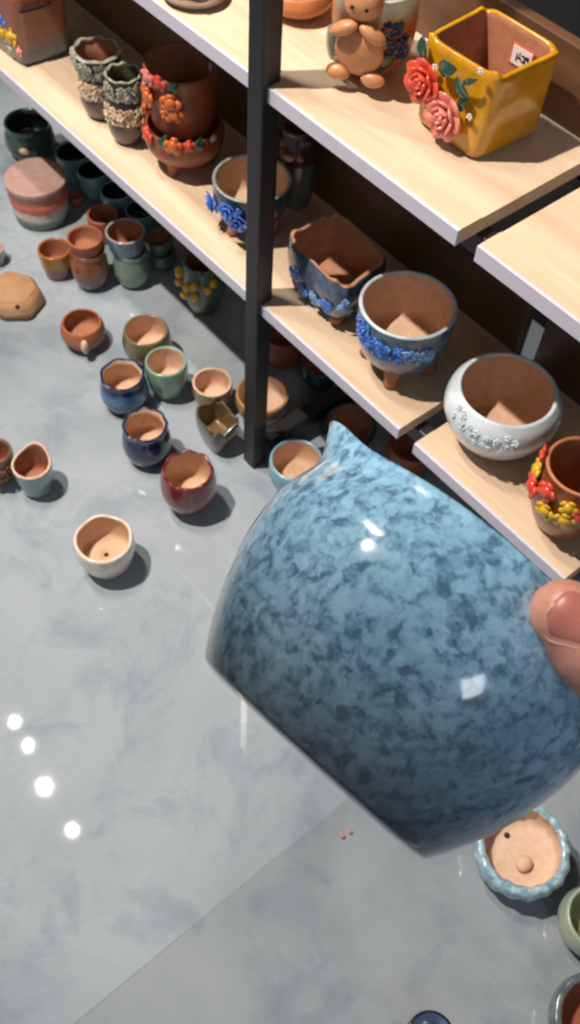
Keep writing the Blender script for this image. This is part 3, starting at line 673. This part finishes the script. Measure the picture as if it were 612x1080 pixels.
pot('pg', 'pale_green_jar', 'pale grey-green pot cut off by the right edge below the ruffled bowl', 632, 968, 68, zs=0, h=.06, prof='globe', mats=[glaze('pale_grey_green', (142, 158, 152), (160, 166, 140), scale=22), glaze('pale_yellow_green_inside', (160, 164, 116), (140, 150, 110))])
pot('gr', 'grey_rimmed_pot', 'brown pot with a thick grey-blue rim in the bottom right corner', 634, 1078, 100, zs=0, h=.06, prof='bowl', th=.010, mats=[glaze('grey_blue_rough_rim', (104, 116, 120), (74, 84, 88), scale=90, contrast=.18), ceramic('brown_inside_clay', (150, 86, 50), (128, 70, 40), rough=.7)], mod=ruffle(13, .012, .001))
pot('nb', 'navy_rimmed_pot', 'blue-grey pot with a dark navy rim cut off by the bottom edge', 455, 1094, 52, zs=0, h=.05, prof='bowl', th=.0035, mats=[glaze('dark_navy_rim', (22, 28, 42), (16, 20, 30)), glaze('slate_blue_inside', (140, 158, 186), (120, 138, 168))])
for px_, py_, s, lb in ((361, 881, .0042, 'tiny pinkish clay crumb on the floor below the held pot, left one'), (369, 877, .0036, 'tiny pinkish clay crumb on the floor below the held pot, right one')):
    p = on_z(px_, py_, s * .6); bm = bmesh.new(); bmesh.ops.create_icosphere(bm, subdivisions=2, radius=s)
    for v in bm.verts: v.co = Vector((v.co.x * 1.2, v.co.y * .8, v.co.z * .6)) * random.uniform(.8, 1.15)
    zmin = min(v.co.z for v in bm.verts)
    o = from_bm('clay_crumb', bm, ceramic('crumb_clay', (190, 150, 140), (160, 116, 104), rough=.8), None, (p[0], p[1], -zmin)); o['label'] = lb; o['category'] = 'clay crumb'

# ================================================================== ceiling spotlights (mirrored in the polished floor)
SHELL = plain('white_lamp_shell', (220, 220, 220), .4)
m, nt, p_ = new_mat('lamp_glow'); p_.inputs['Emission Color'].default_value = (1, .95, .88, 1); p_.inputs['Emission Strength'].default_value = 90; GLOW = m
def ceiling_lamp(loc, label, target, power, r=.014, light=True):
    root = thing('ceiling_spotlight', label, 'lamp', loc, group='ceiling spotlights')
    d = (Vector(target) - Vector(loc)).normalized(); q = d.to_track_quat('-Z', 'Y').to_matrix().to_4x4()
    bm = bmesh.new()
    bmesh.ops.create_cone(bm, cap_ends=False, segments=32, radius1=r + .012, radius2=r + .008, depth=.10, matrix=q @ Matrix.Translation((0, 0, .045)))
    bmesh.ops.create_cone(bm, cap_ends=True, segments=32, radius1=r + .008, radius2=r + .004, depth=.01, matrix=q @ Matrix.Translation((0, 0, .1)))
    from_bm('shell', bm, SHELL, root)
    bm = bmesh.new(); bmesh.ops.create_cone(bm, cap_ends=True, segments=32, radius1=.006, radius2=.006, depth=2.95 - loc[2] - .04, matrix=Matrix.Translation((0, 0, (2.95 - loc[2] + .04) / 2))); from_bm('stem', bm, SHELL, root)
    bm = bmesh.new(); bmesh.ops.create_circle(bm, cap_ends=True, segments=32, radius=r, matrix=q @ Matrix.Translation((0, 0, .004))); from_bm('bulb', bm, GLOW, root)
for i, p in enumerate(TRACK):
    lamp('SPOT', 'spotlight_beam', (p[0] + .02, p[1] - .01, p[2] - .03), (26, 26, 60, 26)[i], (1, .93, .86), (.015, .014, .022, .014)[i], (p[0] + .9, .4, 0), spot_size=1.4, spot_blend=.7)
    ceiling_lamp(p, 'white ceiling spotlight whose glow is mirrored in the floor, %s' % ('leftmost', 'second from left', 'second from right', 'rightmost')[i], (p[0] + .9, .1, 0), 0)

# ================================================================== the held pot (camera-side frame only used to take its measured position)
def cs(px_, py_, dpt): 
    c = _d(px_, py_) * dpt / F; return C0 + R @ c
D0 = .262
u2 = np.array([.671, -.741]); v2 = np.array([.741, .671])      # axis and side directions seen in the photo
tilt = math.radians(9)
ax_c = np.array([u2[0] * math.cos(tilt), u2[1] * math.cos(tilt), math.sin(tilt)])     # mouth leans away
sd_c = np.array([v2[0], v2[1], 0.]); nr_c = np.cross(ax_c, sd_c)
if nr_c[2] > 0: nr_c = -nr_c                                                           # towards the camera
AX, SD, NR = (Vector(R @ q) for q in (ax_c, sd_c, nr_c))
B0 = Vector(cs(329, 798, D0))
sc = D0 / F * .985
held = bpy.data.objects.new('blue_pot', None); COL.objects.link(held)
held['label'] = 'large glossy mottled blue pot with a pointed rim tip, held up close in a hand'; held['category'] = 'pot'
Mh = Matrix([[SD[i], NR[i], AX[i], B0[i]] for i in range(3)] + [[0, 0, 0, 1]])
if Mh.to_3x3().determinant() < 0: Mh = Matrix([[SD[i], -NR[i], AX[i], B0[i]] for i in range(3)] + [[0, 0, 0, 1]])
held.matrix_world = Mh
def held_glaze():
    m, nt, p = new_mat('mottled_blue_glaze'); L = nt.links
    tc = N(nt, 'ShaderNodeTexCoord'); g = tc.outputs['Object']
    wn = noise(nt, 160, 3, .6, g)
    ad = N(nt, 'ShaderNodeVectorMath', operation='SCALE'); L.new(wn.outputs['Color'], ad.inputs[0]); ad.inputs['Scale'].default_value = .006
    a2 = N(nt, 'ShaderNodeVectorMath', operation='ADD'); L.new(g, a2.inputs[0]); L.new(ad.outputs[0], a2.inputs[1])
    n1 = noise(nt, 290, 4, .62, a2.outputs[0], .3)
    vo = N(nt, 'ShaderNodeTexVoronoi'); vo.inputs['Scale'].default_value = 380; L.new(a2.outputs[0], vo.inputs['Vector'])
    vr = N(nt, 'ShaderNodeSeparateColor'); L.new(vo.outputs['Color'], vr.inputs[0])
    mx = N(nt, 'ShaderNodeMath', operation='MULTIPLY_ADD'); L.new(vr.outputs[0], mx.inputs[0]); mx.inputs[1].default_value = .20; L.new(n1.outputs[0], mx.inputs[2])
    c = ramp(nt, mx.outputs[0], [(.42, lin((88, 122, 150))), (.53, lin((120, 162, 192))), (.63, lin((144, 190, 220))), (.80, lin((162, 208, 234)))]).outputs[0]
    n3 = noise(nt, 22, 2, .5, g); w = ramp(nt, n3.outputs[0], [(.4, (.82, .86, .88, 1)), (.6, (1, 1, 1, 1))]).outputs[0]
    c = mixc(nt, 1., c, w, 'MULTIPLY')
    # shade of the lower side painted into the glaze, darkest at the foot
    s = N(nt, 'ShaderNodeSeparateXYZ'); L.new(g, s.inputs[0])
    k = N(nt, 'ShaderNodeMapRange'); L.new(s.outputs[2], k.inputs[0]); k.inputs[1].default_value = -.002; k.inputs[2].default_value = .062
    foot_shade = mixc(nt, 1., c, (.10, .07, .055, 1), 'MULTIPLY')
    c = mixc(nt, k.outputs[0], foot_shade, c)
    L.new(c, p.inputs['Base Color']); p.inputs['Roughness'].default_value = .12; p.inputs['Coat Weight'].default_value = .5; p.inputs['Coat Roughness'].default_value = .03
    b = N(nt, 'ShaderNodeBump'); b.inputs['Strength'].default_value = .22; b.inputs['Distance'].default_value = .004
    nb = noise(nt, 45, 2, .5, g); L.new(nb.outputs[0], b.inputs['Height']); L.new(b.outputs[0], p.inputs['Normal']); L.new(b.outputs[0], p.inputs['Coat Normal'])
    return m
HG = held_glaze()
o_prof = cr([(138, -4), (154, 0), (161, 8), (172, 26), (188, 58), (205, 104), (216, 150), (218, 190), (211, 222), (201, 242), (198, 262)], 5)
rings = [(0, -1 * sc, 0), (60 * sc, -2 * sc, 0), (132 * sc, -3 * sc, 0)] + [(a * sc, b * sc, 0) for a, b in o_prof] + [(197 * sc, 266 * sc, 0), (191 * sc, 267 * sc, 0), (187 * sc, 262 * sc, 1)]
for a, b in reversed(o_prof):
    if b > 22: rings.append((max(a * sc - .0034, .002), b * sc - .0005, 1))
rings += [(.025, 14 * sc, 1), (0, 13 * sc, 1)]
def tip(a, r, z, t):
    tt = z / (262 * sc); w = max(0, math.cos((a - PI))) ** 15 * max(0, (tt - .82) / .18) ** 2.4
    w2 = max(0, math.cos(a)) ** 22 * max(0, (tt - .82) / .18) ** 1.5
    return r + .0060 * w + .003 * w2, z + .0042 * w + .006 * w2
bm = lathe(rings, 180, tip)
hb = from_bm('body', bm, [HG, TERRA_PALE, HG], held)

# ================================================================== the hand
def skin_mat():
    m, nt, p = new_mat('skin'); L = nt.links
    tc = N(nt, 'ShaderNodeTexCoord'); n = noise(nt, 90, 4, .6, tc.outputs['Object'])
    c = ramp(nt, n.outputs[0], [(.35, lin((186, 126, 108))), (.65, lin((208, 150, 130)))]).outputs[0]
    L.new(c, p.inputs['Base Color']); p.inputs['Roughness'].default_value = .45
    p.inputs['Subsurface Weight'].default_value = .12; p.inputs['Subsurface Radius'].default_value = (.006, .002, .001); p.inputs['Subsurface Scale'].default_value = 1
    b = N(nt, 'ShaderNodeBump'); b.inputs['Strength'].default_value = .25; b.inputs['Distance'].default_value = .0006
    n2 = noise(nt, 700, 3, .6, tc.outputs['Object']); L.new(n2.outputs[0], b.inputs['Height']); L.new(b.outputs[0], p.inputs['Normal'])
    return m
SKIN = skin_mat()
HC = Vector(cs(640, 680, .23))
def chainpts(bm, pts, n=7, k=18):
    """tapered tube with round ends through (px,py,depth,radius[,flat]) points"""
    P = cr([tuple(cs(p[0], p[1], p[2])) + (p[3],) for p in pts], n)
    pos = [Vector(q[:3]) for q in P]; rad = [q[3] for q in P]
    prev = None; up = None
    d0 = (pos[1] - pos[0]).normalized(); d1 = (pos[-1] - pos[-2]).normalized()
    seq = [(pos[0] - d0 * rad[0] * math.sin(a), rad[0] * math.cos(a)) for a in (1.45, 1.15, .8, .4)] + list(zip(pos, rad)) + [(pos[-1] + d1 * rad[-1] * math.sin(a), rad[-1] * math.cos(a)) for a in (.4, .8, 1.15, 1.45)]
    rows = []
    for i, (q, r) in enumerate(seq):
        j0, j1 = max(i - 1, 0), min(i + 1, len(seq) - 1); t = (seq[j1][0] - seq[j0][0]).normalized()
        if up is None: up = t.orthogonal().normalized()
        up = (up - t * up.dot(t)).normalized(); s = t.cross(up)
        rows.append([bm.verts.new(q - HC + (up * math.cos(2 * PI * a / k) + s * math.sin(2 * PI * a / k)) * r) for a in range(k)])
    for A, B in zip(rows, rows[1:]):
        for a in range(k): bm.faces.new([A[a], A[(a + 1) % k], B[(a + 1) % k], B[a]])
    bm.faces.new(rows[0]); bm.faces.new(rows[-1])
bm = bmesh.new()
TH = [(596, 648, .2200, .0081), (612, 661, .2200, .0100), (634, 680, .2205, .0120), (690, 716, .222, .0128), (745, 740, .223, .0126), (830, 800, .232, .0155), (930, 880, .244, .019), (1030, 960, .255, .022)]
chainpts(bm, TH)
# four fingers reaching over the rim into the pot
MC = [(960, 640, .262), (985, 710, .275), (1010, 780, .285), (1035, 850, .292)]
TIPS = [(587, 712, .3045), (599, 750, .2985), (624, 783, .2865), (668, 815, .280)]
for (mx_, my_, md), (tx, ty_, td), r in zip(MC, TIPS, (.0085, .0088, .0084, .0074)):
    mid1 = (mx_ * .62 + tx * .38, my_ * .62 + ty_ * .38 - 22, md * .62 + td * .38 + .008)
    mid2 = (mx_ * .28 + tx * .72, my_ * .28 + ty_ * .72 - 12, md * .28 + td * .72 + .006)
    chainpts(bm, [(tx, ty_, td, r * .82), mid2 + (r * .95,), mid1 + (r * 1.05,), (mx_, my_, md, r * 1.15), (mx_ + 90, my_ + 40, md + .004, r * 1.4), (1180, 900, .285, .016)])
chainpts(bm, [(1010, 720, .275, .020), (1100, 800, .275, .025), (1200, 900, .28, .027), (1290, 985, .285, .026)])
chainpts(bm, [(1030, 850, .278, .020), (1120, 890, .275, .024), (1200, 940, .28, .025), (1290, 995, .285, .026)])
chainpts(bm, [(1250, 960, .283, .027), (1400, 1070, .285, .028), (1600, 1210, .29, .032), (1850, 1380, .30, .038), (2050, 1520, .31, .041)])
me = bpy.data.meshes.new('hand'); bmesh.ops.recalc_face_normals(bm, faces=bm.faces); bm.to_mesh(me); bm.free()
hand = bpy.data.objects.new('person', me); COL.objects.link(hand); hand.location = HC; me.materials.append(SKIN)
rm = hand.modifiers.new('remesh', 'REMESH'); rm.mode = 'VOXEL'; rm.voxel_size = .0013; rm.use_smooth_shade = True
sm = hand.modifiers.new('smooth', 'SMOOTH'); sm.factor = .5; sm.iterations = 8
hand['label'] = 'right hand of a person gripping the blue pot, thumb nail showing'; hand['category'] = 'person'
dg = bpy.context.evaluated_depsgraph_get(); em = bpy.data.meshes.new_from_object(hand.evaluated_get(dg)); hand.modifiers.clear(); hand.data = em
for p in em.polygons: p.use_smooth = True

# thumb nail: a curved plate lying on the upper left of the thumb tip
def nail():
    a = Vector(cs(583, 652, .2200)); b = Vector(cs(660, 690, .2200)); axd = (b - a).normalized()
    view = (a - Vector(C0)).normalized(); up = Vector(R @ np.array([0, -1, 0]))
    out = (-view * .93 + up * .36); out = (out - axd * out.dot(axd)).normalized(); side = axd.cross(out).normalized()
    from mathutils.bvhtree import BVHTree
    bv = BVHTree.FromPolygons([v.co + HC for v in em.vertices], [tuple(p.vertices) for p in em.polygons])
    bm = bmesh.new(); nu, nv = 16, 14; G = [[None] * nv for _ in range(nu)]; G2 = [[None] * nv for _ in range(nu)]
    start = Vector(cs(570, 646, .2200))
    for i in range(nu):
        u = i / (nu - 1)
        half = .0057 * (1 - max(0, (.22 - u) / .22) ** 2.2 * .75) * (1 - max(0, (u - .75) / .25) ** 2 * .45)
        for j in range(nv):
            v = -1 + 2 * j / (nv - 1)
            o = start + axd * (u * .0138) + side * v * half
            hit = bv.ray_cast(o + out * .03, -out)
            p = hit[0] if hit[0] else o
            lift = .0003 + .0005 * (1 - v * v) - .0007 * max(0, abs(v) - .8) / .2
            G[i][j] = bm.verts.new(p + out * lift - HC); G2[i][j] = bm.verts.new(p - out * .0006 - HC)
    EDGE_PTS = [G[0][j].co.copy() for j in range(3, nv)] + [G[i][-1].co.copy() for i in range(1, nu)]
    for i in range(nu - 1):
        for j in range(nv - 1):
            bm.faces.new([G[i][j], G[i + 1][j], G[i + 1][j + 1], G[i][j + 1]]); bm.faces.new([G2[i][j], G2[i][j + 1], G2[i + 1][j + 1], G2[i + 1][j]])
    def ed(Q): return [Q[i][0] for i in range(nu)] + [Q[-1][j] for j in range(1, nv)] + [Q[i][-1] for i in range(nu - 2, -1, -1)] + [Q[0][j] for j in range(nv - 2, 0, -1)]
    a_, b_ = ed(G), ed(G2)
    for i in range(len(a_)): bm.faces.new([a_[i], a_[(i + 1) % len(a_)], b_[(i + 1) % len(a_)], b_[i]])
    m, nt, p = new_mat('nail_plate'); p.inputs['Base Color'].default_value = lin((180, 110, 98)); p.inputs['Roughness'].default_value = .38
    from_bm('thumb_nail', bm, m, hand)
    # the pale fold of skin along the nail's sides and tip
    edge = [Vector(v) for v in EDGE_PTS]
    for _ in range(6): edge = [edge[0]] + [(edge[i - 1] + edge[i] * 2 + edge[i + 1]) / 4 for i in range(1, len(edge) - 1)] + [edge[-1]]
    bm = bmesh.new(); rows = []
    for i, q in enumerate(edge):
        t = (edge[min(i + 1, len(edge) - 1)] - edge[max(i - 1, 0)]).normalized(); a1 = out.cross(t).normalized(); a2 = t.cross(a1)
        rr = .00038 * math.sin(PI * (i + .5) / len(edge)) ** .3
        rows.append([bm.verts.new(q + (a1 * math.cos(k * PI / 4) * 1.6 + a2 * math.sin(k * PI / 4)) * rr) for k in range(8)])
    for A, B in zip(rows, rows[1:]):
        for k in range(8): bm.faces.new([A[k], A[(k + 1) % 8], B[(k + 1) % 8], B[k]])
    bm.faces.new(rows[0]); bm.faces.new(rows[-1])
    from_bm('nail_fold', bm, ceramic('nail_fold_skin', (226, 178, 160), (212, 160, 142), rough=.4), hand)
nail()
